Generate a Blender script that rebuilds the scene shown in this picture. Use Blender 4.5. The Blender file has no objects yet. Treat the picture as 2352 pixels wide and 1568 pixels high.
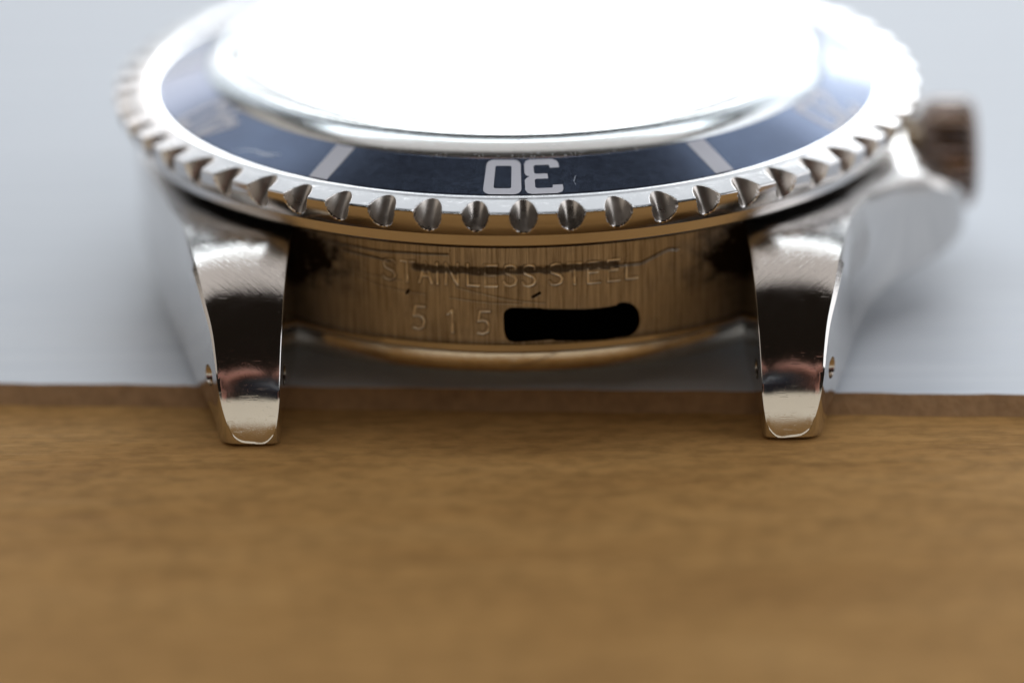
import bpy, bmesh, math, random
import numpy as np
from mathutils import Vector, Matrix
from mathutils.geometry import delaunay_2d_cdt
R = math.radians
MM = 0.001
random.seed(7)
rng = np.random.default_rng(5)
S = bpy.context.scene
C = S.collection

# ------------------------------------------------------------------ camera
# all lengths below are millimetres, turned into metres by MM; z = 0 is the top of the white board
ELEV, DIST, ROLL = R(20.95), 243.0, R(-0.7)
cam_d = bpy.data.cameras.new('camera')
cam = bpy.data.objects.new('camera', cam_d); C.objects.link(cam); S.camera = cam
fwd = Vector((0, math.cos(ELEV), -math.sin(ELEV)))
up = Vector((0, math.sin(ELEV), math.cos(ELEV)))
right = Vector((1, 0, 0))
r2 = right * math.cos(ROLL) + up * math.sin(ROLL)
u2 = up * math.cos(ROLL) - right * math.sin(ROLL)
cam_pos = Vector((-0.38, -DIST * math.cos(ELEV), -4.0 + DIST * math.sin(ELEV)))
m = Matrix((r2, u2, -fwd)).transposed().to_4x4(); m.translation = cam_pos * MM
cam.matrix_world = m
cam_d.sensor_width = 36.0
cam_d.lens = 36.0 * 813.0 / 18.0 * DIST / 2352.0
cam_d.clip_start = 0.005; cam_d.clip_end = 20
cam_d.dof.use_dof = True
foc = Vector((0, -18.6, 7.5))
cam_d.dof.focus_distance = (foc - cam_pos).dot(fwd) * MM
cam_d.dof.aperture_fstop = 12.5

# ------------------------------------------------------------------ world and lamps
w = bpy.data.worlds.new('World'); S.world = w; w.use_nodes = True
bg = w.node_tree.nodes['Background']; bg.inputs[0].default_value = (1.0, 0.74, 0.55, 1); bg.inputs[1].default_value = 0.012

def area(name, loc, target, sx, sy, rad, col):
    """rectangular lamp of the given radiance (what a mirror would show), sizes in mm"""
    d = bpy.data.lights.new(name, 'AREA'); d.shape = 'RECTANGLE'
    d.size = sx * MM; d.size_y = sy * MM; d.color = col
    d.energy = rad * math.pi * (sx * MM) * (sy * MM)
    o = bpy.data.objects.new(name, d); C.objects.link(o)
    o.location = Vector(loc) * MM
    o.rotation_euler = (Vector(target) - Vector(loc)).to_track_quat('-Z', 'Y').to_euler()
    return o
# the window behind the watch: a narrow strip of open bright sky in front of a wide pale curtain
area('window_sky_lamp', (75, 890, 262), (75, 0, 262), 370, 290, 6.5, (0.94, 0.98, 1.0))
area('right_window_lamp', (520, 900, 470), (350, 0, 300), 520, 420, 1.35, (0.92, 0.96, 1.0))
area('warm_curtain_lamp', (-290, 890, 270), (-290, 0, 270), 240, 330, 1.3, (1.0, 0.92, 0.86))
area('window_curtain_lamp', (150, 940, 520), (100, 0, 350), 2000, 1040, 1.0, (0.86, 0.93, 1.0))
# a high window pane and the daylit ceiling above the watch
area('high_pane_lamp', (0, 400, 1150), (0, 0, 0), 1500, 200, 4.2, (0.88, 0.95, 1.0))
area('ceiling_bounce_lamp', (0, 0, 1160), (0, 0, 0), 1900, 580, 0.66, (1.0, 0.93, 0.88))
# daylight coming back from the room's side walls, the right one nearer a second window
area('left_wall_lamp', (-1150, 150, 570), (0, 0, 250), 1300, 800, 0.50, (1.0, 0.90, 0.80))
area('right_wall_lamp', (1150, 150, 570), (0, 0, 250), 1300, 800, 1.6, (0.96, 0.97, 1.0))
S.view_settings.view_transform = 'Standard'; S.view_settings.look = 'None'
S.view_settings.exposure = 0; S.view_settings.gamma = 1
S.cycles.use_denoising = True
S.cycles.max_bounces = 10; S.cycles.transmission_bounces = 10
S.cycles.sample_clamp_indirect = 8

# ------------------------------------------------------------------ material helpers
def mat(name):
    m = bpy.data.materials.new(name); m.use_nodes = True
    nt = m.node_tree; return m, nt, nt.nodes['Principled BSDF']
def N(nt, typ, **kw):
    n = nt.nodes.new(typ)
    for k, v in kw.items():
        if isinstance(k, str) and hasattr(n, k): setattr(n, k, v)
    return n
def L(nt, a, b): nt.links.new(a, b)
def coords(nt, sc=(1000, 1000, 1000), rot=(0, 0, 0)):
    t = N(nt, 'ShaderNodeTexCoord'); mp = N(nt, 'ShaderNodeMapping')
    mp.inputs['Scale'].default_value = sc; mp.inputs['Rotation'].default_value = rot
    L(nt, t.outputs['Object'], mp.inputs['Vector']); return mp.outputs['Vector']
def polar(nt, kr, ka, kz):
    """(radius mm * kr, angle * ka, z mm * kz) about the watch's axis"""
    v = coords(nt); s = N(nt, 'ShaderNodeSeparateXYZ'); L(nt, v, s.inputs[0])
    def mth(op, a, b=None):
        n = N(nt, 'ShaderNodeMath', operation=op)
        for i, q in enumerate((a, b)):
            if q is None: continue
            if isinstance(q, (int, float)): n.inputs[i].default_value = q
            else: L(nt, q, n.inputs[i])
        return n.outputs[0]
    x, y, z = s.outputs
    r = mth('SQRT', mth('ADD', mth('MULTIPLY', x, x), mth('MULTIPLY', y, y)))
    # angle measured from the 6 o'clock side so that the seam lies at the back
    a = mth('ARCTAN2', x, mth('MULTIPLY', y, -1.0))
    c = N(nt, 'ShaderNodeCombineXYZ')
    L(nt, mth('MULTIPLY', r, kr), c.inputs[0]); L(nt, mth('MULTIPLY', a, ka), c.inputs[1]); L(nt, mth('MULTIPLY', z, kz), c.inputs[2])
    return c.outputs[0]
def noise(nt, vec, scale=1.0, detail=3.0, rough=0.55):
    n = N(nt, 'ShaderNodeTexNoise'); n.inputs['Scale'].default_value = scale
    n.inputs['Detail'].default_value = detail; n.inputs['Roughness'].default_value = rough
    L(nt, vec, n.inputs['Vector']); return n.outputs['Fac']
def ramp(nt, fac, stops):
    n = N(nt, 'ShaderNodeValToRGB'); e = n.color_ramp.elements
    while len(e) < len(stops): e.new(0.5)
    for q, (p, c) in zip(e, stops):
        q.position = p; q.color = c if len(c) == 4 else (*c, 1)
    L(nt, fac, n.inputs[0]); return n.outputs[0]
def g(v): return (v, v, v, 1)
def bump(nt, h, dist_mm, strength=1.0, prev=None):
    b = N(nt, 'ShaderNodeBump'); b.inputs['Distance'].default_value = dist_mm * MM; b.inputs['Strength'].default_value = strength
    L(nt, h, b.inputs['Height'])
    if prev is not None: L(nt, prev, b.inputs['Normal'])
    return b.outputs[0]
def mixc(nt, fac, a, b, mode='MIX'):
    n = N(nt, 'ShaderNodeMix', data_type='RGBA'); n.blend_type = mode
    if isinstance(fac, float): n.inputs[0].default_value = fac
    else: L(nt, fac, n.inputs[0])
    for i, q in ((6, a), (7, b)):
        if isinstance(q, tuple): n.inputs[i].default_value = q
        else: L(nt, q, n.inputs[i])
    return n.outputs[2]

# polished steel with fine wear
def steel(name, base, rough, scr=0.0006, lines=0.0, kr=14, ka=3, kz=14, mottle=0.0):
    m, nt, p = mat(name)
    p.inputs['Metallic'].default_value = 1; p.inputs['Base Color'].default_value = (*base, 1)
    v = coords(nt)
    n1 = noise(nt, v, 0.9, 4)
    L(nt, ramp(nt, n1, [(0.3, g(rough * 0.75)), (0.7, g(rough * 1.4))]), p.inputs['Roughness'])
    h = bump(nt, noise(nt, v, 5.0, 3), scr)
    # random hairline scratches
    for rot, sc in (((0.3, 0.2, 0.7), (900, 12000, 9000)), ((0.9, 0.5, -0.8), (9000, 700, 8000))):
        sn = noise(nt, coords(nt, sc, rot), 1.0, 1)
        h = bump(nt, ramp(nt, sn, [(0.66, g(1)), (0.72, g(0)), (0.78, g(1))]), scr * 1.6, 1.0, h)
    if lines > 0:
        h = bump(nt, noise(nt, polar(nt, kr, ka, kz), 1.0, 4, 0.7), lines, 1.0, h)
    L(nt, h, p.inputs['Normal'])
    if mottle > 0:
        c = mixc(nt, ramp(nt, noise(nt, v, 2.2, 5, 0.7), [(0.45, g(0)), (0.75, g(mottle))]), (*base, 1), (base[0] * 0.5, base[1] * 0.42, base[2] * 0.35, 1))
        L(nt, c, p.inputs['Base Color'])
    return m
M_case = steel('case_steel', (0.66, 0.64, 0.62), 0.09, 0.0004, lines=0.0012, kr=9, ka=3, kz=2)
def brush_top(m):
    nt = m.node_tree; p = nt.nodes['Principled BSDF']
    sp = N(nt, 'ShaderNodeSeparateXYZ'); L(nt, coords(nt), sp.inputs[0])
    zr = N(nt, 'ShaderNodeMapRange'); zr.inputs['From Min'].default_value = 5.2; zr.inputs['From Max'].default_value = 6.6; L(nt, sp.outputs[2], zr.inputs['Value'])
    old_r = p.inputs['Roughness'].links[0].from_socket; old_n = p.inputs['Normal'].links[0].from_socket
    ma = N(nt, 'ShaderNodeMath', operation='MULTIPLY_ADD'); L(nt, zr.outputs[0], ma.inputs[0]); ma.inputs[1].default_value = 0.07; L(nt, old_r, ma.inputs[2]); L(nt, ma.outputs[0], p.inputs['Roughness'])
    ln = noise(nt, polar(nt, 9, 1.6, 0.6), 1.0, 4, 0.8)
    b = N(nt, 'ShaderNodeBump'); b.inputs['Distance'].default_value = 0.016 * MM; L(nt, zr.outputs[0], b.inputs['Strength']); L(nt, ln, b.inputs['Height']); L(nt, old_n, b.inputs['Normal'])
    L(nt, b.outputs[0], p.inputs['Normal'])
brush_top(M_case)
M_scoop = steel('scoop_steel', (0.66, 0.62, 0.58), 0.30, 0.0012)
M_bezel = steel('bezel_steel', (0.70, 0.68, 0.67), 0.16, 0.0006, lines=0.0010, kr=9, ka=30, kz=9)
M_back = steel('caseback_steel', (0.80, 0.73, 0.62), 0.16, 0.0010, lines=0.004, kr=2, ka=4, kz=26, mottle=0.5)
M_crown = steel('crown_steel', (0.40, 0.32, 0.28), 0.12, 0.0002)
M_dark = steel('hole_steel', (0.30, 0.22, 0.14), 0.35)

# brushed case side between the lugs, with a vertex attribute for dirt (gouge, corners) and painted shade (ends, letter rims)
M_side, nt, p = mat('brushed_case_side')
p.inputs['Metallic'].default_value = 1
pv = polar(nt, 0, 150, 0.25)
st = noise(nt, pv, 1.0, 5, 0.75)
pv2 = polar(nt, 0, 420, 0.6)
st2 = noise(nt, pv2, 1.0, 3, 0.7)
base = ramp(nt, st, [(0.30, (0.17, 0.135, 0.095)), (0.50, (0.46, 0.41, 0.345)), (0.72, (0.72, 0.67, 0.58))])
at = N(nt, 'ShaderNodeAttribute'); at.attribute_name = 'grime_and_shade'
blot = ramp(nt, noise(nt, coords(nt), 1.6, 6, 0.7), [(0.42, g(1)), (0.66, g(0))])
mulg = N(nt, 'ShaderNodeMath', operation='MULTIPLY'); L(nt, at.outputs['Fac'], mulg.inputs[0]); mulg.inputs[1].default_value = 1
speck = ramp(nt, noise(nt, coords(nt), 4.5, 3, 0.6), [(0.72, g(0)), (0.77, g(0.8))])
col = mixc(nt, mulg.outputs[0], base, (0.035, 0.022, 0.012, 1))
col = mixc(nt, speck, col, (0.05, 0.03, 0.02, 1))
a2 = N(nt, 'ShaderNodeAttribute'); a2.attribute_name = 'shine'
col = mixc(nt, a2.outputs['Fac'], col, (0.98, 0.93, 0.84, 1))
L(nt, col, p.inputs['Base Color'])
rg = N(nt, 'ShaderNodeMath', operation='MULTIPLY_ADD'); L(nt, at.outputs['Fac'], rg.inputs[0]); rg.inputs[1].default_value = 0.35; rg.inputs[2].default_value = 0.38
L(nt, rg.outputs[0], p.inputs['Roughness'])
h = bump(nt, st, 0.010); h = bump(nt, st2, 0.004, 1.0, h)
L(nt, h, p.inputs['Normal'])

# faded blue-black anodised aluminium
M_insert, nt, p = mat('anodised_insert')
p.inputs['Metallic'].default_value = 0.92
n1 = noise(nt, coords(nt), 0.35, 4)
L(nt, ramp(nt, n1, [(0.3, (0.135, 0.165, 0.245)), (0.7, (0.165, 0.205, 0.30))]), p.inputs['Base Color'])
L(nt, ramp(nt, noise(nt, coords(nt), 2.5, 5), [(0.3, g(0.14)), (0.7, g(0.17))]), p.inputs['Roughness'])
h = bump(nt, noise(nt, polar(nt, 3, 60, 3), 1.0, 2), 0.0004)
h = bump(nt, noise(nt, coords(nt), 6, 2, 0.5), 0.0005, 1.0, h)
L(nt, h, p.inputs['Normal'])
M_print, nt, p = mat('bare_aluminium_marking')
p.inputs['Base Color'].default_value = (0.50, 0.49, 0.53, 1); p.inputs['Metallic'].default_value = 0.55; p.inputs['Roughness'].default_value = 0.5
L(nt, bump(nt, noise(nt, coords(nt), 14, 2), 0.004), p.inputs['Normal'])
M_scr, nt, p = mat('bright_scratch')
p.inputs['Base Color'].default_value = (0.75, 0.78, 0.85, 1); p.inputs['Metallic'].default_value = 0.6; p.inputs['Roughness'].default_value = 0.4

# acrylic crystal with small pits
M_crystal, nt, p = mat('acrylic_crystal')
p.inputs['Base Color'].default_value = (0.97, 0.99, 0.98, 1); p.inputs['Transmission Weight'].default_value = 1
p.inputs['IOR'].default_value = 1.49
v = coords(nt)
L(nt, ramp(nt, noise(nt, v, 1.5, 3), [(0.3, g(0.01)), (0.7, g(0.03))]), p.inputs['Roughness'])
h = bump(nt, ramp(nt, noise(nt, v, 11, 2), [(0.68, g(0)), (0.73, g(1))]), 0.02)
L(nt, h, p.inputs['Normal'])
M_dial, nt, p = mat('dial_black'); p.inputs['Base Color'].default_value = (0.012, 0.012, 0.014, 1); p.inputs['Roughness'].default_value = 0.6
M_gasket, nt, p = mat('gasket'); p.inputs['Base Color'].default_value = (0.03, 0.028, 0.03, 1); p.inputs['Roughness'].default_value = 0.5
M_redaction, nt, p = mat('matte_black'); p.inputs['Base Color'].default_value = (0.0006, 0.0006, 0.0006, 1); p.inputs['Roughness'].default_value = 1.0; p.inputs['Specular IOR Level'].default_value = 0.0
M_fibre, nt, p = mat('fibre'); p.inputs['Base Color'].default_value = (0.05, 0.025, 0.012, 1); p.inputs['Roughness'].default_value = 0.6

# brown wood-like table
M_table, nt, p = mat('brown_table')
v1 = coords(nt, (60, 420, 400)); v2 = coords(nt, (130, 260, 260)); v3 = coords(nt, (900, 1600, 900))
a = noise(nt, v1, 1.0, 5, 0.6); b = noise(nt, v2, 1.0, 4, 0.6)
mm = N(nt, 'ShaderNodeMath', operation='MULTIPLY_ADD'); L(nt, a, mm.inputs[0]); mm.inputs[1].default_value = 0.55
m2 = N(nt, 'ShaderNodeMath', operation='MULTIPLY'); L(nt, b, m2.inputs[0]); m2.inputs[1].default_value = 0.45; L(nt, m2.outputs[0], mm.inputs[2])
c0 = ramp(nt, mm.outputs[0], [(0.30, (0.40, 0.213, 0.072)), (0.50, (0.49, 0.272, 0.094)), (0.70, (0.54, 0.310, 0.114))])
sp = ramp(nt, noise(nt, v3, 1.0, 3), [(0.35, g(0.78)), (0.6, g(1.0))])
st_ = ramp(nt, noise(nt, coords(nt, (170, 1300, 900)), 1.0, 4, 0.7), [(0.34, g(0.66)), (0.50, g(1.0))])
L(nt, mixc(nt, 0.4, mixc(nt, 1.0, c0, sp, 'MULTIPLY'), st_, 'MULTIPLY'), p.inputs['Base Color'])
p.inputs['Roughness'].default_value = 0.8; p.inputs['Specular IOR Level'].default_value = 0.08
L(nt, bump(nt, a, 0.25), p.inputs['Normal'])
# white board top and its brown raw edge
M_board, nt, p = mat('white_board')
a = noise(nt, coords(nt, (25, 700, 500)), 1.0, 4, 0.6)
L(nt, ramp(nt, a, [(0.3, (0.63, 0.675, 0.745)), (0.62, (0.78, 0.82, 0.88))]), p.inputs['Base Color'])
L(nt, ramp(nt, a, [(0.3, g(0.5)), (0.7, g(0.65))]), p.inputs['Roughness']); p.inputs['Specular IOR Level'].default_value = 0.25
L(nt, bump(nt, a, 0.02), p.inputs['Normal'])
M_edge, nt, p = mat('raw_board_edge')
a = noise(nt, coords(nt, (1500, 1500, 250)), 1.0, 4, 0.6); b = noise(nt, coords(nt, (90, 90, 90)), 1.0, 3)
L(nt, mixc(nt, b, ramp(nt, a, [(0.3, (0.22, 0.12, 0.055)), (0.7, (0.46, 0.27, 0.13))]), (0.44, 0.255, 0.115, 1)), p.inputs['Base Color'])
p.inputs['Roughness'].default_value = 0.8
L(nt, bump(nt, a, 0.12), p.inputs['Normal'])

# ------------------------------------------------------------------ object helpers
def mesh_obj(name, V, F, mtl, parent=None, smooth=True, angle=30, loc=None):
    me = bpy.data.meshes.new(name)
    V = np.asarray(V, dtype=np.float64) * MM
    me.from_pydata(V.tolist(), [], [tuple(int(i) for i in f) for f in F] if not isinstance(F, np.ndarray) else F.tolist())
    me.update(); me.validate()
    if mtl is not None: me.materials.append(mtl)
    if smooth:
        me.shade_smooth()
        if angle: me.set_sharp_from_angle(angle=R(angle))
    o = bpy.data.objects.new(name, me); C.objects.link(o)
    if parent: o.parent = parent
    return o
def tag(o, label=None, cat=None, group=None, kind=None):
    for k, v in (('label', label), ('category', cat), ('group', group), ('kind', kind)):
        if v: o[k] = v
    return o
def grid_faces(nr, nc, closed):
    i = np.arange(nr - 1)[:, None]; j = np.arange(nc if closed else nc - 1)[None, :]
    j2 = (j + 1) % nc
    return np.stack([i * nc + j, i * nc + j2, (i + 1) * nc + j2, (i + 1) * nc + j], -1).reshape(-1, 4)
def revolve(name, prof, mtl, parent, n=360, cap0=False, cap1=False, angle=30, flip=False):
    """prof: list of (radius, z); angle 0 faces 6 o'clock"""
    th = np.linspace(0, 2 * np.pi, n, endpoint=False)
    P = np.array(prof)
    V = np.stack([P[:, None, 0] * np.sin(th), -P[:, None, 0] * np.cos(th), P[:, None, 1] + 0 * th], -1).reshape(-1, 3)
    F = grid_faces(len(P), n, True).tolist()
    if cap0: F.append(list(range(n)))
    if cap1: F.append([(len(P) - 1) * n + i for i in range(n)][::-1])
    F = [f[::-1] for f in F] if flip else F
    return mesh_obj(name, V, F, mtl, parent, True, angle)
def smoothpts(pts, sub=6):
    """Catmull-Rom through points"""
    P = [np.array(p, float) for p in pts]; P = [2 * P[0] - P[1]] + P + [2 * P[-1] - P[-2]]
    out = []
    for i in range(1, len(P) - 2):
        for k in range(sub):
            t = k / sub
            out.append(0.5 * ((2 * P[i]) + (-P[i - 1] + P[i + 1]) * t + (2 * P[i - 1] - 5 * P[i] + 4 * P[i + 1] - P[i + 2]) * t * t + (-P[i - 1] + 3 * P[i] - 3 * P[i + 1] + P[i + 2]) * t ** 3))
    out.append(P[-2]); return np.array(out)

# ------------------------------------------------------------------ setting: table and board
def slab(name, pts, z0, z1, mtl_top, mtl_side, kind=None, foot=0.0):
    bm = bmesh.new()
    top = [bm.verts.new((x * MM, y * MM, z1 * MM)) for x, y in pts]; bot = [bm.verts.new((x * MM, (y - foot) * MM, z0 * MM)) for x, y in pts]
    f = bm.faces.new(top); f.material_index = 0
    bm.faces.new(bot[::-1]).material_index = 1
    n = len(pts)
    for i in range(n):
        bm.faces.new((top[i], bot[i], bot[(i + 1) % n], top[(i + 1) % n])).material_index = 1
    e = [x for x in bm.edges if all(v.co.z > (z1 - 0.001) * MM for v in x.verts)]
    bmesh.ops.bevel(bm, geom=e, offset=0.10 * MM, segments=3, affect='EDGES', material=1)
    bmesh.ops.recalc_face_normals(bm, faces=bm.faces)
    me = bpy.data.meshes.new(name); bm.to_mesh(me); bm.free()
    me.materials.append(mtl_top); me.materials.append(mtl_side); me.shade_smooth(); me.set_sharp_from_angle(angle=R(35))
    o = bpy.data.objects.new(name, me); C.objects.link(o)
    if kind: o['kind'] = kind
    return o
table = slab('table', [(-600, -500), (600, -500), (600, 700), (-600, 700)], -26, -0.8, M_table, M_table, 'structure')
# front edge runs from (-23.5,-15.2) to (21.6,-18.1): a straight edge with a slightly uneven cut
xs = np.linspace(-320, 320, 641)
edge_pts = [(x, -16.72 - 0.0645 * (x + 0.4) + 0.05 * math.sin(x * 0.9) + 0.035 * math.sin(x * 2.3 + 1)) for x in xs]
board = slab('white_board', edge_pts + [(320, 420), (-320, 420)], -0.796, 0.0, M_board, M_edge, None, 0.85)
tag(board, 'thin white board with a raw brown front edge lying under the watch', 'board')

# ------------------------------------------------------------------ the watch
watch = bpy.data.objects.new('watch', None); C.objects.link(watch); watch.empty_display_size = 0.01
tag(watch, 'steel diving watch head without strap, blue bezel and glaring crystal', 'watch')

# ---- case: plan outline (right half, front), then mirrored
RC = 17.72
PROF_T = [(-30, -8), (-21.62, -0.76), (-21.5, 0.0), (-21.38, 0.6), (-21.2, 1.3), (-20.95, 2.0), (-20.6, 2.72), (-20.1, 3.58), (-19.5, 4.42), (-18.9, 5.12), (-18.1, 5.88), (-17.3, 6.5), (-16.6, 6.95), (-16.0, 7.22), (-15.4, 7.37), (-14.5, 7.44), (-13.5, 7.45), (0, 7.45)]
PROF_B = [(-30, -1), (-21.3, -0.80), (-20.9, -0.74), (-19.8, -0.15), (-18, 0.4), (-16, 0.75), (-15, 1.0), (-11, 1.6), (-8, 2.2), (-5, 2.5), (0, 2.6)]
_pt = smoothpts(PROF_T[1:], 8); _pt = _pt[np.argsort(_pt[:, 0])]
PROF_T = [PROF_T[0]] + [tuple(q) for q in _pt]
def topz(x, y):
    x = np.asarray(x, float); ay = -np.abs(y); r = np.hypot(x, ay)
    a = np.array(PROF_T); z = np.interp(ay, a[:, 0], a[:, 1])
    z = np.where(r < 17.9, np.maximum(z, 7.44), z)
    z = z - 0.05 * np.clip((-ay - 14) / 2, 0, 1) * np.where(np.abs(x) > 10.7, (np.abs(x) - 12.6) ** 2, 0)
    return z - 0.15 * np.clip(x - 18.2, 0, 9) ** 2
def botz(x, y):
    x = np.asarray(x, float); ay = -np.abs(y); r = np.hypot(x, ay)
    a = np.array(PROF_B); z = np.interp(ay, a[:, 0], a[:, 1])
    k = np.clip((r - 17.4) / 1.0, 0, 1); k = k * k * (3 - 2 * k)
    z = 2.65 * (1 - k) + z * k
    return z + 0.1 * np.clip(x - 19, 0, 9) ** 2
lug_in_top = (10.62, -math.sqrt(RC ** 2 - 10.62 ** 2))
# inner face, tip, outer flank (x > 0 side)
def tip(sx):
    inner = [(10.62 + 0.55 * t, lug_in_top[1] + (-21.0 - lug_in_top[1]) * t) for t in np.linspace(0, 1, 22)]
    corner1 = [(11.2, -21.2), (11.3, -21.4), (11.45, -21.52)]
    tipe = [(11.9, -21.6), (12.5, -21.6), (13.1, -21.58), (13.5, -21.5)]
    corner2 = [(13.8, -21.3), (13.99, -21.02), (14.1, -20.7), (14.17, -20.4)]
    return inner[:-1] + smoothpts([inner[-1]] + corner1 + tipe + corner2, 4).tolist()
flank_l = smoothpts([(14.17, -20.4), (14.38, -19.6), (14.85, -18.3), (15.55, -15.9), (16.2, -13.2), (17.0, -10.3), (17.75, -7.3), (18.5, -3.8), (18.95, 0)], 7).tolist()
flank_r = smoothpts([(14.17, -20.4), (14.38, -19.6), (14.82, -18.3), (15.45, -15.9), (16.1, -13.2), (17.0, -10.6), (18.3, -8.5), (19.9, -7.0), (21.1, -6.1), (21.8, -5.1), (22.05, -4.2), (21.85, -3.5), (21.4, -3.3), (20.6, -3.35), (19.6, -3.4), (19.3, -3.2), (19.25, -2.2), (19.25, 0)], 7).tolist()
half_r = tip(1) + flank_r[1:]
half_l = tip(1) + flank_l[1:]
arcn = 90
a0 = math.asin(10.62 / RC)
arc = [(RC * math.sin(t), -RC * math.cos(t)) for t in np.linspace(-a0, a0, arcn)][1:-1]
out = []
out += half_r                                            # front right, from the arc end to y=0
out += [(x, -y) for x, y in half_r[::-1]][1:]            # back right
out += [(x, -y) for x, y in arc[::-1]]                   # back arc
out += [(-x, -y) for x, y in half_l]
out += [(-x, y) for x, y in half_l[::-1]][1:]
out += arc
out = np.array(out)
def cham(p):
    x, y = p; r = math.hypot(x, y)
    if abs(x) < 10.9 and r < 17.9: return 0.02
    if abs(x) < 11.25 and abs(y) < 21.2: return 0.10
    if abs(y) > 21.35: return 0.02
    if x > 0: return float(np.interp(abs(y), [0, 4, 5.5, 16.5, 20.5, 21.2], [0.3, 0.35, 0.75, 0.72, 0.34, 0.14]))
    return float(np.interp(abs(y), [0, 16.5, 20.5, 21.2], [0.5, 0.55, 0.24, 0.14]))
nO = len(out)
tan = np.roll(out, -1, 0) - np.roll(out, 1, 0); tan /= np.linalg.norm(tan, axis=1)[:, None]
nrm = np.stack([tan[:, 1], -tan[:, 0]], 1)               # outward for a counter-clockwise outline
area2 = 0.5 * np.sum(out[:, 0] * np.roll(out[:, 1], -1) - np.roll(out[:, 0], -1) * out[:, 1])
if area2 < 0: nrm = -nrm
ch = np.array([cham(p) for p in out])
for _ in range(3): ch = np.maximum(0.02, (np.roll(ch, 1) + ch + np.roll(ch, -1)) / 3)
V = []; rings = []
def ring(xy, z):
    i0 = len(V); V.extend([(p[0], p[1], float(q)) for p, q in zip(xy, z)]); rings.append(i0)
inn = out - nrm * ch[:, None]
ztop = topz(inn[:, 0], inn[:, 1])
mid = out - nrm * ch[:, None] * 0.30
ring(inn, ztop)
zc = np.minimum(ztop, topz(out[:, 0], out[:, 1]) + ch * 0.6)
ring(mid, zc - ch * 0.25)
ring(out, zc - ch * 0.85)
zb = botz(out[:, 0], out[:, 1])
zb = np.minimum(zb, zc - ch * 0.85 - 0.05)
for t in (0.25, 0.5, 0.75): ring(out, (zc - ch * 0.85) * (1 - t) + (zb + 0.15) * t)
ring(out, zb + 0.15)
inb = out - nrm * 0.14
ring(inb, zb)
F = []
for k in range(len(rings) - 1):
    a_, b_ = rings[k], rings[k + 1]
    for i in range(nO):
        j = (i + 1) % nO
        F.append((a_ + i, b_ + i, b_ + j, a_ + j))
def fill(loop_i, xy, zfun, flip):
    step = 0.2
    pts = [Vector(p) for p in xy]; n = len(pts)
    poly = np.array(xy)
    gx, gy = np.meshgrid(np.arange(-23, 23, step), np.arange(-23.2, 23.3, step))
    q = np.stack([gx.ravel(), gy.ravel()], 1)
    q = q[(np.hypot(q[:, 0], q[:, 1]) > 16.5) & (((np.abs(q[:, 1]) > 11) & (np.abs(q[:, 0]) > 10)) | (np.abs(q[:, 0]) > 18))]
    # inside test and distance from the outline
    x1, y1 = poly[:, 0], poly[:, 1]; x2, y2 = np.roll(x1, -1), np.roll(y1, -1)
    ins = np.zeros(len(q), bool)
    for i in range(n):
        c = ((y1[i] > q[:, 1]) != (y2[i] > q[:, 1])) & (q[:, 0] < (x2[i] - x1[i]) * (q[:, 1] - y1[i]) / (y2[i] - y1[i] + 1e-12) + x1[i])
        ins ^= c
    q = q[ins]
    dmin = np.sqrt(((q[:, None] - poly[None]) ** 2).sum(-1)).min(1)
    q = q[dmin > 0.13]
    allp = pts + [Vector(p) for p in q]
    vo, eo, fo, ov, oe, of = delaunay_2d_cdt(allp, [(i, (i + 1) % n) for i in range(n)], [], 1, 1e-5)
    idx = []
    for k, v in enumerate(vo):
        src = ov[k][0] if ov[k] else -1
        if 0 <= src < n: idx.append(loop_i + src)
        else:
            idx.append(len(V)); V.append((v[0], v[1], float(zfun(v[0], v[1]))))
    for f in fo:
        t = [idx[i] for i in f]
        F.append(t[::-1] if flip else t)
fill(rings[0], inn, topz, False)
fill(rings[-1], inb, botz, True)
case = mesh_obj('case', V, F, M_case, watch, True, 28)
bm = bmesh.new(); bm.from_mesh(case.data); bmesh.ops.recalc_face_normals(bm, faces=bm.faces); bm.to_mesh(case.data); bm.free()
# drilled spring-bar holes through both front and both rear lugs
def cut_cylinders(obj, cuts):
    cut = []
    for (x, y, z, r, ln) in cuts:
        bm = bmesh.new()
        bmesh.ops.create_cone(bm, cap_ends=True, segments=32, radius1=r * MM, radius2=r * MM, depth=ln * MM, matrix=Matrix.Translation(Vector((x, y, z)) * MM) @ Matrix.Rotation(R(90), 4, 'Y'))
        me = bpy.data.meshes.new('cut'); bm.to_mesh(me); bm.free()
        o = bpy.data.objects.new('cut', me); C.objects.link(o); cut.append(o)
        md = obj.modifiers.new('cut', 'BOOLEAN'); md.operation = 'DIFFERENCE'; md.object = o; md.solver = 'EXACT'
    dg = bpy.context.evaluated_depsgraph_get(); dg.update()
    me = bpy.data.meshes.new_from_object(obj.evaluated_get(dg), depsgraph=dg)
    obj.modifiers.clear(); old = obj.data; obj.data = me; me.name = 'case'
    for o in cut: bpy.data.objects.remove(o)
cut_cylinders(case, [(-12.6, -19.2, 1.85, 0.52, 6.0), (12.6, -19.2, 1.85, 0.52, 6.0), (-12.6, 19.2, 1.85, 0.52, 6.0), (12.6, 19.2, 1.85, 0.52, 6.0)])
# thin steel liner in each hole
for sx in (-1, 1):
    for sy in (-1, 1):
        n = 24; th = np.linspace(0, 2 * np.pi, n, endpoint=False)
        Vv = []
        for xx, rr in ((11.3, 0.515), (14.2, 0.515), (14.2, 0.44), (12.2, 0.44), (12.2, 0.01)):
            Vv += [(sx * xx, sy * 19.2 + rr * math.cos(t), 1.85 + rr * math.sin(t)) for t in th]
        tag(mesh_obj('spring_bar_hole', Vv, grid_faces(5, n, True), M_dark, watch))

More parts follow.
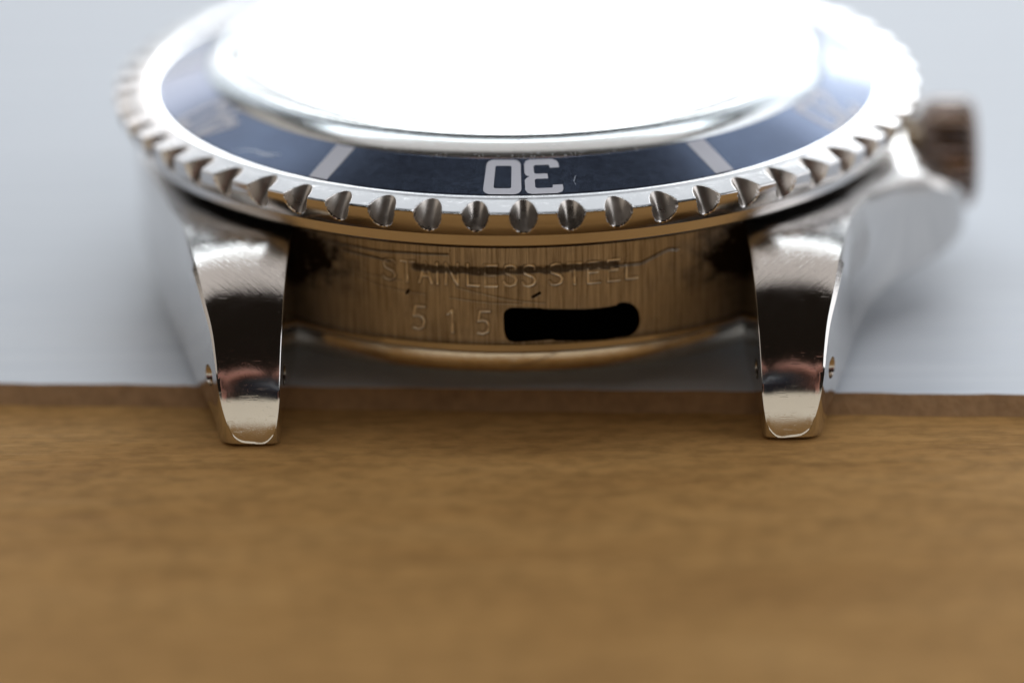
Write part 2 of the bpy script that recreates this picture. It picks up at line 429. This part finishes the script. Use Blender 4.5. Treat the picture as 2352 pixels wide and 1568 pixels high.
# ---- engraved side between the lugs
RP = 17.8
smax = RP * math.asin(10.64 / RP)
du = 0.036
cols = int(2 * smax / du) + 1
zs = np.concatenate([[7.30, 7.42], np.arange(7.46, 2.68, -du), [2.66, 2.60, 2.5]])
rofs = np.concatenate([[0.25, 0.03], np.zeros(len(zs) - 5), [0.01, 0.07, 0.3]])
s = np.linspace(-smax, smax, cols)
SS, ZZ = np.meshgrid(s, zs)
def segdist(segs, wob=0.0):
    D = np.full(SS.shape, 9.0)
    for (x0, y0, x1, y1) in segs:
        lo, hi = min(x0, x1) - 0.5, max(x0, x1) + 0.5
        ci = (s > lo) & (s < hi)
        X = SS[:, ci] - x0; Y = ZZ[:, ci] - y0
        dx, dy = x1 - x0, y1 - y0; l2 = dx * dx + dy * dy + 1e-9
        t = np.clip((X * dx + Y * dy) / l2, 0, 1)
        d = np.hypot(X - t * dx, Y - t * dy)
        D[:, ci] = np.minimum(D[:, ci], d)
    return D
GL = {  # strokes in a unit box, x 0..0.62, y 0..1
 'S': [[(.6, .84), (.5, .97), (.3, 1), (.1, .94), (.03, .78), (.1, .6), (.3, .52), (.5, .44), (.6, .28), (.52, .08), (.3, 0), (.1, .04), (0, .18)]],
 'T': [[(-.02, 1), (.62, 1)], [(.3, 1), (.3, 0)]], 'A': [[(0, 0), (.3, 1), (.62, 0)], [(.1, .34), (.5, .34)]], 'I': [[(.3, 1), (.3, 0)]],
 'N': [[(.03, 0), (.03, 1), (.6, 0), (.6, 1)]], 'L': [[(.03, 1), (.03, 0), (.58, 0)]], 'E': [[(.6, 1), (.03, 1), (.03, 0), (.6, 0)], [(.03, .52), (.5, .52)]],
 '5': [[(.62, 1), (.16, 1), (.08, .56), (.3, .62), (.52, .54), (.6, .34), (.52, .1), (.3, 0), (.06, .05)]], '1': [[(.1, .8), (.34, 1), (.34, 0)]]}
def glyph(ch_, cx, z0, h, wd):
    sg = []
    for pl in GL[ch_]:
        P = [(cx + (px - 0.31) * wd, z0 + py * h) for px, py in pl]
        sg += [(*P[i], *P[i + 1]) for i in range(len(P) - 1)]
    return sg
let = list(zip('STAINLESSSTEEL', (-6.19, -5.30, -4.43, -3.85, -3.17, -2.14, -1.33, -0.42, 0.46, 1.72, 2.60, 3.5, 4.46, 5.36)))
sg = []
for c_, x_ in let: sg += glyph(c_, x_, 5.60 + random.uniform(-.02, .02), 1.02, 0.98)
D1 = segdist(sg)
sg = []
for c_, x_, z_ in (('5', -4.80, 3.28), ('1', -3.20, 3.22), ('5', -1.72, 3.20)): sg += glyph(c_, x_, z_, 1.12, 0.98)
D2 = segdist(sg)
pts = [(-4.9, 6.34), (-4.1, 6.32), (-3.0, 6.31), (-1.9, 6.31), (-0.5, 6.33), (0.9, 6.37), (2.55, 6.41), (3.67, 6.40), (4.6, 6.37)]
D3 = segdist([(*pts[i], *pts[i + 1]) for i in range(len(pts) - 1)])
thin = lambda pl: [(*pl[i], *pl[i + 1]) for i in range(len(pl) - 1)]
D4 = segdist(thin([(4.6, 6.33), (5.85, 6.30), (6.44, 6.54), (7.2, 6.80), (7.7, 6.72)]))
D5 = segdist(thin([(-9.7, 7.05), (-8.26, 7.04), (-6.74, 6.96), (-5.27, 7.02), (-3.34, 7.08)]) + thin([(-8.6, 6.75), (-7.0, 6.62), (-6.2, 6.5)]))
D6 = segdist(thin([(-8.55, 5.77), (-6.78, 5.28), (-5.6, 5.12), (-4.45, 5.05)]) + thin([(-2.92, 5.47), (-1.38, 5.11), (-0.28, 4.88), (1.2, 4.7)]) + thin([(-3.3, 4.95), (-1.4, 4.75), (0.1, 4.7)]) + thin([(-8.9, 5.9), (-7.3, 5.75), (-5.6, 5.62)]))
D7 = segdist([(-5.38, 4.98, -5.28, 5.14), (0.62, 5.02, 0.94, 5.20)])
sm = lambda d, w_: np.clip(1 - d / w_, 0, 1)
def soft(d, w_): q = sm(d, w_); return q * q * (3 - 2 * q)
nz = rng.standard_normal((len(zs) // 4 + 2, cols // 4 + 2))
def upn(n_, fx, fz):
    a_ = rng.standard_normal((int(len(zs) / fz) + 3, int(cols / fx) + 3))
    yi = np.arange(len(zs)) / fz; xi = np.arange(cols) / fx
    y0 = yi.astype(int); x0 = xi.astype(int); ty = (yi - y0)[:, None]; tx = (xi - x0)[None]
    ty = ty * ty * (3 - 2 * ty); tx = tx * tx * (3 - 2 * tx)
    return (a_[y0][:, x0] * (1 - ty) * (1 - tx) + a_[y0 + 1][:, x0] * ty * (1 - tx) + a_[y0][:, x0 + 1] * (1 - ty) * tx + a_[y0 + 1][:, x0 + 1] * ty * tx)
wear = np.clip(0.75 + 0.35 * upn(0, 14, 10), 0.25, 1.1)
wide = 0.17 + 0.035 * upn(0, 9, 8)
dep = 0.026 * soft(D1, 0.075) * wear - 0.006 * soft(np.abs(D1 - 0.10), 0.05) * wear
dep += 0.030 * soft(D2, 0.08) - 0.006 * soft(np.abs(D2 - 0.105), 0.05)
dep += 0.030 * soft(D3, wide + 0.08) * (0.8 + 0.25 * upn(0, 5, 4)) + 0.045 * soft(D4, 0.10) + 0.03 * soft(D5, 0.08) + 0.012 * soft(D6, 0.05) + 0.04 * soft(D7, 0.08)
dep += 0.0016 * upn(0, 1, 40) + 0.0016 * upn(0, 2, 70)
dep += 0.003 * upn(0, 60, 30)
rr = RP - dep - rofs[:, None]
A = SS / RP
V = np.stack([rr * np.sin(A), -rr * np.cos(A), ZZ], -1).reshape(-1, 3)
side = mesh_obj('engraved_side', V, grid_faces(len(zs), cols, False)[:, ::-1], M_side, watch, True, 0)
side['label'] = 'brushed case side between the lugs engraved STAINLESS STEEL and 5 1 5'
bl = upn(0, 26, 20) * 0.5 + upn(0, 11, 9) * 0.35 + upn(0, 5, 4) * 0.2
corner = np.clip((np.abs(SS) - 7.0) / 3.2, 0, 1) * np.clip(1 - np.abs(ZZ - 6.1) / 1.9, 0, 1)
edge = np.clip((np.abs(SS) - 8.6) / 2.6, 0, 1)  # shade painted in towards both ends of the panel
lip = 0.45 * np.clip(0.7 + 0.6 * upn(0, 7, 6), 0, 1.3) * (soft(np.abs(D1 - 0.10), 0.05) + soft(np.abs(D2 - 0.105), 0.05)) * (ZZ > 0)  # dark rims painted beside the strokes as their shadow
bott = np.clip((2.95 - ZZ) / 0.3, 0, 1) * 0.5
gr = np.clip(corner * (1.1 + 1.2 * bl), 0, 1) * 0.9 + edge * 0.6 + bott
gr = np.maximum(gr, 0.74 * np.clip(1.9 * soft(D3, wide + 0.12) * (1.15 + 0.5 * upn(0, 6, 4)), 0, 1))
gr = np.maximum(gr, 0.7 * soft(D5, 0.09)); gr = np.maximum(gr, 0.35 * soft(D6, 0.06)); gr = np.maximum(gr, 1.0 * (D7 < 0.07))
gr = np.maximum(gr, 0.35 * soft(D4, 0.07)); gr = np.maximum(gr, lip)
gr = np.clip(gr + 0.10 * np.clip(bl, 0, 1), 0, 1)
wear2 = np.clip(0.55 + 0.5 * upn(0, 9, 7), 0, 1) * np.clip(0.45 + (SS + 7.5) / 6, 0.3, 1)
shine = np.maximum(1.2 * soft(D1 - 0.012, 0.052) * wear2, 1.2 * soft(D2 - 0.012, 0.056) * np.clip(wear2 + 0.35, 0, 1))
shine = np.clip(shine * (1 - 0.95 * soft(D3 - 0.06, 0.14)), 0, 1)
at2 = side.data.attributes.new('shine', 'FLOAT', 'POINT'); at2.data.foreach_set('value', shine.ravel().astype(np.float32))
atr = side.data.attributes.new('grime_and_shade', 'FLOAT', 'POINT'); atr.data.foreach_set('value', gr.ravel().astype(np.float32))

# ---- caseback
revolve('caseback', [(17.45, 2.72), (17.45, 2.42), (17.38, 2.38), (17.2, 2.34), (16.72, 2.22), (16.80, 2.0), (16.88, 1.6), (16.91, 1.22), (16.84, 0.97), (16.65, 0.80), (16.3, 0.70), (15.6, 0.52), (15.0, 0.32), (14.7, 0.15), (14.5, 0.03), (14.2, 0.0)], M_back, watch, 360, cap1=True, angle=25, flip=True)

# ---- bezel with 56 scooped grip notches
NB = 56; NPH = 0.62
per = 44
nth = NB * per
th = np.linspace(-np.pi, np.pi, nth, endpoint=False) + R(NPH) + np.pi / NB * 0
prof = [(17.98, 9.75), (17.98, 10.06), (18.02, 10.12), (18.12, 10.15), (18.28, 10.155), (18.42, 10.13), (18.52, 10.09)]
prof += [(18.52 + (19.78 - 18.52) * t, 10.09 - 0.15 * t - 0.04 * t * t) for t in np.linspace(0, 1, 20)[1:]]
prof += [(19.85, 9.87), (19.88, 9.82), (19.87, 9.76)]
prof += [(19.87 - 0.46 * t ** 1.8, 9.76 - 1.12 * t) for t in np.linspace(0, 1, 20)[1:]]
prof += [(19.3, 8.60), (18.98, 8.56), (18.92, 8.50), (18.9, 7.98), (18.84, 7.90), (18.7, 7.88), (17.2, 7.88)]
P = np.array(prof)
pitch = 2 * np.pi / NB
ph = ((th - R(NPH) + pitch / 2) % pitch) - pitch / 2
idx = np.round((th - R(NPH)) / pitch).astype(int) % NB
jit = rng.normal(0, 1, (NB, 3))
rf0 = 18.66 + 0.66 * (10.05 - P[:, 1]) / 0.85
hw = 0.66 + 0.02 * jit[idx, 0]
tt = np.abs(ph * 19.8)
rg_ = rf0[:, None] + 0.05 * jit[idx, 1][None] + np.where(tt < hw, 1.45 * (1 - np.sqrt(np.clip(1 - (tt / hw) ** 2, 0, 1))), 9)[None]
Rr = np.minimum(P[:, 0][:, None] * np.ones(nth), np.where((P[:, 0] > 18.55)[:, None] & (P[:, 1] > 8.5)[:, None], rg_, 99))
# soft rounding where scoop meets flank, and small knocks
V = np.stack([Rr * np.sin(th), -Rr * np.cos(th), P[:, 1][:, None] + 0 * Rr], -1)
kn = np.zeros_like(Rr)
for _ in range(45):
    a_ = rng.uniform(-np.pi, np.pi); r_ = rng.integers(8, 30); sz = rng.uniform(0.004, 0.012)
    kn += np.exp(-((th - a_) / sz) ** 2)[None] * np.exp(-((np.arange(len(P)) - r_) / 2.0) ** 2)[:, None] * rng.uniform(0.003, 0.014)
V[..., 2] -= kn
bezel = mesh_obj('bezel', V.reshape(-1, 3), grid_faces(len(P), nth, True)[:, ::-1], M_bezel, watch, True, 34)

bezel.data.materials.append(M_scoop)
inn_ = (Rr < P[:, 0][:, None] - 0.03)
fm = (inn_[:-1] & inn_[1:]).astype(np.int32); fm = fm & np.roll(fm, -1, 1)
bezel.data.polygons.foreach_set('material_index', fm.ravel())
# insert
ZI = lambda r: 11.02 - (r - 15.35) * 0.347
revolve('bezel_insert', [(15.3, 10.3), (15.3, 10.98), (15.36, ZI(15.36)), (16.2, ZI(16.2)), (17.1, ZI(17.1)), (17.9, ZI(17.9)), (17.96, ZI(17.96) - 0.05), (17.97, 9.7)], M_insert, bezel, 480, angle=30, flip=True)
def on_insert(poly_list, az, name, mtl, lift=0.012, step=0.12, label=None):
    """poly_list: loops [(tangential mm, outward 0..1)], outer first then holes, laid on the cone"""
    pts = []; edges = []
    for lp in poly_list:
        i0 = len(pts); n = len(lp)
        pts += [Vector(p) for p in lp]; edges += [(i0 + i, i0 + (i + 1) % n) for i in range(n)]
    arr = np.array(poly_list[0]); x0, y0 = arr.min(0); x1, y1 = arr.max(0)
    npoly = len(pts)
    for gx in np.arange(x0 + step / 2, x1, step):
        for gy in np.arange(y0 + step / 2, y1, step): pts.append(Vector((gx + 0.001, gy + 0.0013)))
    vo, eo, fo, *_ = delaunay_2d_cdt(pts, edges, [], 0, 1e-6)
    def inside(p_, lp):
        c_ = False
        for i in range(len(lp)):
            (xa, ya), (xb, yb) = lp[i - 1], lp[i]
            if (ya > p_[1]) != (yb > p_[1]) and p_[0] < (xb - xa) * (p_[1] - ya) / (yb - ya) + xa: c_ = not c_
        return c_
    cen = lambda f: (sum(vo[i][0] for i in f) / len(f), sum(vo[i][1] for i in f) / len(f))
    fo = [f for f in fo if inside(cen(f), poly_list[0]) and not any(inside(cen(f), h_) for h_ in poly_list[1:])]
    V = []
    for v in vo:
        r_ = v[1]; a_ = R(az) + v[0] / 17.0 if name != 'minute_bar' else R(az) + v[0] / r_
        V.append((r_ * math.sin(a_), -r_ * math.cos(a_), ZI(r_) + lift))
    used = sorted({i for f in fo for i in f}); mp = {u: k for k, u in enumerate(used)}
    o = mesh_obj(name, [V[i] for i in used], [[mp[i] for i in f] for f in fo], mtl, bezel, True, 0)
    bm = bmesh.new(); bm.from_mesh(o.data); bmesh.ops.recalc_face_normals(bm, faces=bm.faces)
    if sum(f.normal.z for f in bm.faces) < 0: bmesh.ops.reverse_faces(bm, faces=bm.faces)
    bm.to_mesh(o.data); bm.free()
    if label: o['label'] = label
    return o
for az in (-92.0, -31.6, 32.8, 94.0, 152.5, -152.5):
    on_insert([[(-0.5, 15.45), (0.5, 15.45), (0.5, 17.9), (-0.5, 17.9)]], az, 'minute_bar', M_print)
# digits: seen from inside, tops point outward; t grows to the reader's ... (mirrored so they read from the 12 o'clock side)
def rrect(x0, y0, x1, y1, rad, n=5):
    P_ = []
    for cx_, cy_, a_ in ((x1 - rad, y1 - rad, 0), (x0 + rad, y1 - rad, 90), (x0 + rad, y0 + rad, 180), (x1 - rad, y0 + rad, 270)):
        for k in range(n + 1):
            q = R(a_ + 90 * k / n); P_.append((cx_ + rad * math.cos(q), cy_ + rad * math.sin(q)))
    return P_
Wd, Hd = 1.72, 2.44    # digit width and height
def dig(ch_):
    # local coords: x to the right of the upright digit, y up (0..Hd)
    if ch_ == '0': return [rrect(0, 0, Wd, Hd, 0.36), rrect(0.46, 0.42, Wd - 0.46, Hd - 0.42, 0.10)]
    if ch_ == '3': return [[(0.0, 0.62), (0.0, 0.30), (0.08, 0.12), (0.3, 0), (1.42, 0), (1.62, 0.08), (1.72, 0.3), (1.72, 0.95), (1.64, 1.12), (1.5, 1.2), (1.64, 1.3), (1.72, 1.45), (1.72, 2.14), (1.62, 2.36), (1.42, 2.44), (0.3, 2.44), (0.08, 2.34), (0, 2.14), (0, 1.84), (0.46, 1.84), (0.46, 1.98), (0.52, 2.04), (1.18, 2.04), (1.26, 1.96), (1.26, 1.46), (1.18, 1.38), (0.62, 1.38), (0.62, 1.02), (1.18, 1.02), (1.26, 0.94), (1.26, 0.48), (1.18, 0.4), (0.54, 0.4), (0.46, 0.48), (0.46, 0.62)]]
    if ch_ == '4': return [[(1.0, 0), (1.46, 0), (1.46, 0.5), (1.72, 0.5), (1.72, 0.9), (1.46, 0.9), (1.46, 2.44), (0.95, 2.44), (0.0, 0.95), (0.0, 0.5), (1.0, 0.5)], [(0.45, 0.92), (1.0, 0.92), (1.0, 1.8)]]
    if ch_ == '2': return [[(0, 0), (1.72, 0), (1.72, 0.42), (0.62, 0.42), (1.6, 1.35), (1.72, 1.6), (1.72, 2.1), (1.6, 2.36), (1.4, 2.44), (0.3, 2.44), (0.1, 2.36), (0, 2.14), (0, 1.7), (0.46, 1.7), (0.46, 1.96), (0.54, 2.04), (1.18, 2.04), (1.26, 1.96), (1.26, 1.62), (1.18, 1.46), (0, 0.42)]]
    if ch_ == '1': return [[(0.6, 0), (1.1, 0), (1.1, 2.44), (0.7, 2.44), (0.25, 2.05), (0.25, 1.6), (0.6, 1.8)]]
    if ch_ == '5': return [[(0, 0.6), (0, 0.3), (0.1, 0.08), (0.3, 0), (1.42, 0), (1.62, 0.08), (1.72, 0.3), (1.72, 1.2), (1.62, 1.42), (1.42, 1.5), (0.46, 1.5), (0.46, 2.04), (1.6, 2.04), (1.6, 2.44), (0, 2.44), (0, 1.1), (1.18, 1.1), (1.26, 1.02), (1.26, 0.48), (1.18, 0.4), (0.54, 0.4), (0.46, 0.48), (0.46, 0.6)]]
for az, txt in ((0.75, '30'), (-62.5, '40'), (64.5, '20'), (-121, '50'), (122, '10')):
    tot = 2 * Wd + 0.17
    for k, c_ in enumerate(txt):
        # upright digit's left-to-right runs against growing angle (tops outward, read from the far side)
        L0 = tot / 2 - k * (Wd + 0.17)
        lp = [[(L0 - px, 15.47 + py) for px, py in lp_] for lp_ in dig(c_)]
        on_insert(lp, az, 'numeral', M_print)
# zero triangle at 12 o'clock
on_insert([[(-1.7, 17.85), (1.7, 17.85), (0, 15.6)]], 180.5, 'zero_triangle', M_print)
# a long bright scuff on the insert and a small one beside the 3
def scuff(pts, wdt, name='scratch'):
    P_ = smoothpts(pts, 5); V = []; n = len(P_)
    for i, (a_, r_) in enumerate(P_):
        w_ = wdt * math.sin(math.pi * (i + 0.3) / n) + 0.004
        for sgn in (-1, 1): V.append(((r_ + sgn * w_) * math.sin(R(a_)), -(r_ + sgn * w_) * math.cos(R(a_)), ZI(r_ + sgn * w_) + 0.008))
    return mesh_obj(name, V, [(2 * i, 2 * i + 1, 2 * i + 3, 2 * i + 2) for i in range(n - 1)], M_scr, bezel, True, 0)
scuff([(-50.3, 17.80), (-48.8, 17.45), (-46.5, 17.22), (-44.4, 17.2), (-42.6, 17.05), (-41.2, 16.97)], 0.03)
scuff([(-45.5, 17.42), (-43.6, 17.25), (-42.0, 17.2)], 0.02)
scuff([(8.9, 17.4), (8.7, 17.2), (8.9, 16.95), (9.2, 16.75)], 0.022)

# ---- crystal, rehaut, dial
dome = [(0.001, 11.97), (3, 11.965), (6, 11.95), (9, 11.92), (12, 11.88), (13.5, 11.84), (14.1, 11.80), (14.3, 11.77), (14.37, 11.73), (14.39, 11.66)]
wall = [(14.39, 11.42), (14.39, 11.2), (14.39, 10.6), (14.39, 9.2), (14.2, 9.2), (14.1, 9.5), (14.0, 9.75), (13.8, 9.85), (12, 9.87), (8, 9.9), (4, 9.93), (0.001, 9.93)]
cry = revolve('crystal', dome + wall, M_crystal, watch, 360, angle=40, flip=True)
M_ring, nt, p = mat('silvery_edge_stand_in')  # metal ring added for the brightness of light refracted in the crystal's edge
p.inputs['Base Color'].default_value = (0.80, 0.84, 0.86, 1); p.inputs['Metallic'].default_value = 0.9
L(nt, ramp(nt, noise(nt, coords(nt), 2.5, 4), [(0.3, g(0.16)), (0.7, g(0.24))]), p.inputs['Roughness'])
L(nt, bump(nt, ramp(nt, noise(nt, coords(nt), 9, 2), [(0.66, g(0)), (0.72, g(1))]), 0.012), p.inputs['Normal'])
revolve('crystal_edge_stand_in', [(14.40, 11.50), (14.42, 11.68), (14.46, 11.71), (14.54, 11.70), (14.75, 11.57), (14.95, 11.44), (15.12, 11.31), (15.26, 11.17), (15.34, 11.07), (15.37, 11.0), (15.37, 10.9)], M_ring, watch, 360, angle=50, flip=True)
revolve('inner_ring', [(14.9, 9.15), (14.0, 9.15), (13.0, 8.3), (12.9, 8.2)], M_case, watch, 200, flip=True)
revolve('dial', [(13.4, 8.22), (13.4, 8.26), (0.3, 8.26)], M_dial, watch, 128, cap1=True, flip=True)
revolve('crystal_seat', [(17.5, 7.45), (16.9, 7.5), (16.9, 9.1), (15.25, 9.1), (13.0, 9.0), (12.9, 7.6)], M_gasket, watch, 200, flip=True)

# ---- crown with flutes, on its tube
def crown(parent):
    n = 30 * 8; th_ = np.linspace(0, 2 * np.pi, n, endpoint=False)
    fl = 0.22 * np.clip(np.cos(th_ * 30), -0.3, 1)
    xs_ = [q - 0.95 for q in (21.05, 21.05, 21.25, 21.5, 22.0, 23.3, 23.6, 23.8, 23.9, 23.92)]
    rs_ = [0.05, 2.15, 2.45, 2.6, 2.66, 2.66, 2.56, 2.36, 2.0, 0.05]
    fk = [0, 0, 0.3, 1, 1, 1, 1, 0.4, 0, 0]
    V = []
    for x_, r_, k_ in zip(xs_, rs_, fk):
        q = r_ - fl * k_
        V.append(np.stack([x_ + 0 * th_, q * np.cos(th_), 5.85 + q * np.sin(th_)], -1))
    return mesh_obj('crown', np.concatenate(V), grid_faces(len(xs_), n, True)[:, ::-1], M_crown, parent, True, 35)
crown(watch)
th_ = np.linspace(0, 2 * np.pi, 64, endpoint=False)
V = np.concatenate([np.stack([x_ + 0 * th_, r_ * np.cos(th_), 5.6 + r_ * np.sin(th_)], -1) for x_, r_ in ((18.6, 1.9), (19.6, 1.9), (19.6, 1.5), (20.3, 1.5))])
mesh_obj('crown_tube', V, grid_faces(4, 64, True)[:, ::-1], M_dark, watch)

# ------------------------------------------------------------------ redaction bar over the rest of the number, built as a black patch
pp = [(-0.77, 4.0), (-0.72, 4.29), (-0.49, 4.47), (-0.16, 4.5), (0.99, 4.45), (1.15, 4.41), (3.26, 4.28), (4.45, 4.32), (4.68, 4.42), (4.97, 4.44), (5.32, 4.33), (5.61, 4.03), (5.73, 3.6), (5.7, 3.25), (5.49, 2.92), (5.14, 2.74), (4.56, 2.74), (3.99, 2.70), (3.42, 2.72), (1.75, 2.80), (1.56, 2.87), (0.48, 2.83), (-0.24, 2.80), (-0.57, 2.92), (-0.73, 3.29)]
pp = smoothpts(pp + [pp[0]], 4)[:-1]
pts = [Vector(p) for p in pp]; n0 = len(pts)
pts += [Vector((a_, b_)) for a_ in np.arange(-0.6, 5.7, 0.2) for b_ in np.arange(2.9, 4.5, 0.3)]
vo, eo, fo, ov, *_ = delaunay_2d_cdt(pts, [(i, (i + 1) % n0) for i in range(n0)], [], 2, 1e-6)
used = sorted({i for f in fo for i in f}); mp = {u: k for k, u in enumerate(used)}
V = []
for lift in (0.055, 0.02):
    V += [((RP + lift) * math.sin(vo[i][0] / RP), -(RP + lift) * math.cos(vo[i][0] / RP), vo[i][1]) for i in used]
F = [[mp[i] for i in f] for f in fo]; nn = len(used)
bnd = [mp[k] for k in used if ov[k] and min(ov[k]) < n0]
orig = {}
for k in used:
    for q in ov[k]:
        if q < n0: orig[q] = mp[k]
F += [(orig[i], orig[(i + 1) % n0], orig[(i + 1) % n0] + nn, orig[i] + nn) for i in range(n0) if i in orig and (i + 1) % n0 in orig]
patch = mesh_obj('black_patch', V, F, M_redaction, None, False)
tag(patch, 'redaction bar over the last engraved digits, built as a matte black patch', 'patch')

# fine fibre lying on the caseback rim
def tube(name, pts, rad, mtl, parent=None, n=6):
    P_ = np.array(pts); V = []; 
    for i in range(len(P_)):
        d = P_[min(i + 1, len(P_) - 1)] - P_[max(i - 1, 0)]; d /= np.linalg.norm(d)
        a_ = np.cross(d, (0, 0, 1.0)); a_ /= np.linalg.norm(a_); b_ = np.cross(d, a_)
        V += [P_[i] + rad * (math.cos(2 * math.pi * k / n) * a_ + math.sin(2 * math.pi * k / n) * b_) for k in range(n)]
    return mesh_obj(name, V, grid_faces(len(P_), n, True), mtl, parent, True, 0)
def on_back(x_, z_, lift=0.03):
    a_ = np.interp(z_, [0.80, 0.97, 1.22, 1.6, 2.0, 2.22], [16.65, 16.84, 16.91, 16.88, 16.80, 16.72]) + lift
    return (x_, -math.sqrt(a_ * a_ - x_ * x_), z_)
fb = smoothpts([on_back(-0.5, 1.15), on_back(0.9, 1.5), on_back(2.0, 1.95), on_back(3.0, 2.02), on_back(3.8, 1.95), on_back(4.5, 1.88), on_back(5.2, 1.95), on_back(5.7, 2.08)], 5)
tag(tube('fibre', fb, 0.014, M_fibre), 'fine dark hair fibre clinging to the lower rim below the black patch', 'fibre')

# ------------------------------------------------------------------ what stands in front, out of the picture, and mirrors in the steel
M_reflector, nt, p = mat('cream_reflector'); p.inputs['Base Color'].default_value = (0.80, 0.72, 0.58, 1); p.inputs['Roughness'].default_value = 0.8  # unseen reflector, added to put cream light on the lug tips and case side
bm = bmesh.new()
for w_ in (0.0, 0.4):
    for x_ in (-150, 150):
        for y_, z_ in ((-196, -0.5), (-206, 1.5), (-212, 6), (-216, 14), (-220, 30), (-224, 50)): bm.verts.new((x_ * MM, (y_ - w_) * MM, (z_ - w_ * 0.4) * MM))
bm.verts.ensure_lookup_table(); v_ = bm.verts
for b0 in (0, 12):
    for k in range(5): bm.faces.new((v_[b0 + k], v_[b0 + k + 1], v_[b0 + 7 + k], v_[b0 + 6 + k]))
for a0 in (0, 6):
    for k in range(5): bm.faces.new((v_[a0 + k], v_[a0 + k + 1], v_[a0 + 13 + k], v_[a0 + 12 + k]))
for k in (0, 5): bm.faces.new((v_[k], v_[k + 6], v_[k + 18], v_[k + 12]))
bmesh.ops.recalc_face_normals(bm, faces=bm.faces)
me = bpy.data.meshes.new('card'); bm.to_mesh(me); bm.free(); me.materials.append(M_reflector); me.shade_smooth(); me.set_sharp_from_angle(angle=R(40))
o = bpy.data.objects.new('card', me); C.objects.link(o)
tag(o, 'cream card with its far end bent upright, added unseen under the camera to reflect in the steel', 'card')
M_body, nt, p = mat('black_camera'); p.inputs['Base Color'].default_value = (0.012, 0.012, 0.014, 1); p.inputs['Roughness'].default_value = 0.5
M_skin, nt, p = mat('skin'); p.inputs['Base Color'].default_value = (0.72, 0.36, 0.28, 1); p.inputs['Roughness'].default_value = 0.5; p.inputs['Subsurface Weight'].default_value = 0.1; p.inputs['Subsurface Radius'].default_value = (0.003, 0.001, 0.0006)
M_lens, nt, p = mat('lens_glass'); p.inputs['Base Color'].default_value = (0.01, 0.015, 0.03, 1); p.inputs['Roughness'].default_value = 0.05
frame = Matrix((right, up, -fwd)).transposed().to_4x4(); frame.translation = cam_pos * MM
def in_frame(P_): return [tuple(frame.to_3x3() @ Vector(q) + cam_pos) for q in P_]
rig = bpy.data.objects.new('handheld_camera', None); C.objects.link(rig); rig.location = (0, 0, 0); rig.empty_display_size = 0.02
tag(rig, 'black camera held over the table, mirrored small in the lugs', 'camera')
bm = bmesh.new(); bmesh.ops.create_cube(bm, size=1.0); bmesh.ops.scale(bm, vec=Vector((138, 94, 48)) * MM, verts=bm.verts)
bmesh.ops.bevel(bm, geom=list(bm.edges), offset=9 * MM, segments=4, affect='EDGES'); bmesh.ops.translate(bm, vec=Vector((0, 4, 118)) * MM, verts=bm.verts)
bm.transform(frame); me = bpy.data.meshes.new('camera_body'); bm.to_mesh(me); bm.free(); me.materials.append(M_body); me.shade_smooth()
o = bpy.data.objects.new('camera_body', me); C.objects.link(o); o.parent = rig
def lathe_b(name, prof_, mtl_):
    t_ = np.linspace(0, 2 * np.pi, 96, endpoint=False)
    V_ = [(r_ * math.cos(q), r_ * math.sin(q), b_) for r_, b_ in prof_ for q in t_]
    return mesh_obj(name, in_frame(V_), grid_faces(len(prof_), 96, True), mtl_, rig, True, 30)
lathe_b('lens_barrel', [(29, 30), (29, 20), (31, 18), (37, 19), (38, 22), (38, 45), (36.5, 46), (36.5, 70), (38, 71), (38, 94), (20, 96)], M_body)
lathe_b('lens_glass', [(0.5, 22), (10, 22.6), (20, 24.5), (29.5, 28)], M_lens)
def hand(sd, label):
    nodes = []; edges = []
    def chain(pts_, root=None):
        prev = root
        for (x_, y_, z_, r_) in pts_:
            nodes.append((sd * x_, y_, z_, r_)); k = len(nodes) - 1
            if prev is not None: edges.append((prev, k))
            prev = k
        return prev
    chain([(66, -14, 62, 15)])
    chain([(72, -40, 82, 19), (82, -75, 115, 20), (100, -140, 175, 26)], 0)
    for k, (b_, ln, rr_) in enumerate(((34, 0.95, 8.0), (52, 1.05, 8.4), (70, 1.0, 8.0), (86, 0.82, 7.0))):
        chain([(63, 10, b_, rr_ + 3), (59, 30, b_ - 1, rr_ + 0.8), (47 - 3 * ln, 46 + 2 * ln, b_ - 3, rr_ + 0.3), (30 - 5 * ln, 51 + ln, b_ - 4, rr_ - 0.6), (18 - 9 * ln, 47, b_ - 5, rr_ - 1.6)], 0)
    chain([(60, -34, 48, 11), (50, -44, 34, 9.5), (34, -49, 30, 8.8), (18, -48, 28, 7.6)], 0)
    me_ = bpy.data.meshes.new('hand'); P_ = in_frame([n_[:3] for n_ in nodes])
    me_.from_pydata([tuple(c_ * MM for c_ in q) for q in P_], edges, []); me_.materials.append(M_skin)
    o_ = bpy.data.objects.new('hand', me_); C.objects.link(o_)
    md = o_.modifiers.new('skin', 'SKIN'); md.use_smooth_shade = True
    for k, n_ in enumerate(nodes):
        me_.skin_vertices[0].data[k].radius = (n_[3] * MM,) * 2
    me_.skin_vertices[0].data[0].use_root = True
    sb = o_.modifiers.new('sub', 'SUBSURF'); sb.levels = 2; sb.render_levels = 2
    return tag(o_, label, 'hand', 'hands holding the camera')
hand(-1, 'left hand of the photographer gripping the left side of the camera lens')
hand(1, 'right hand of the photographer gripping the right side of the camera lens')
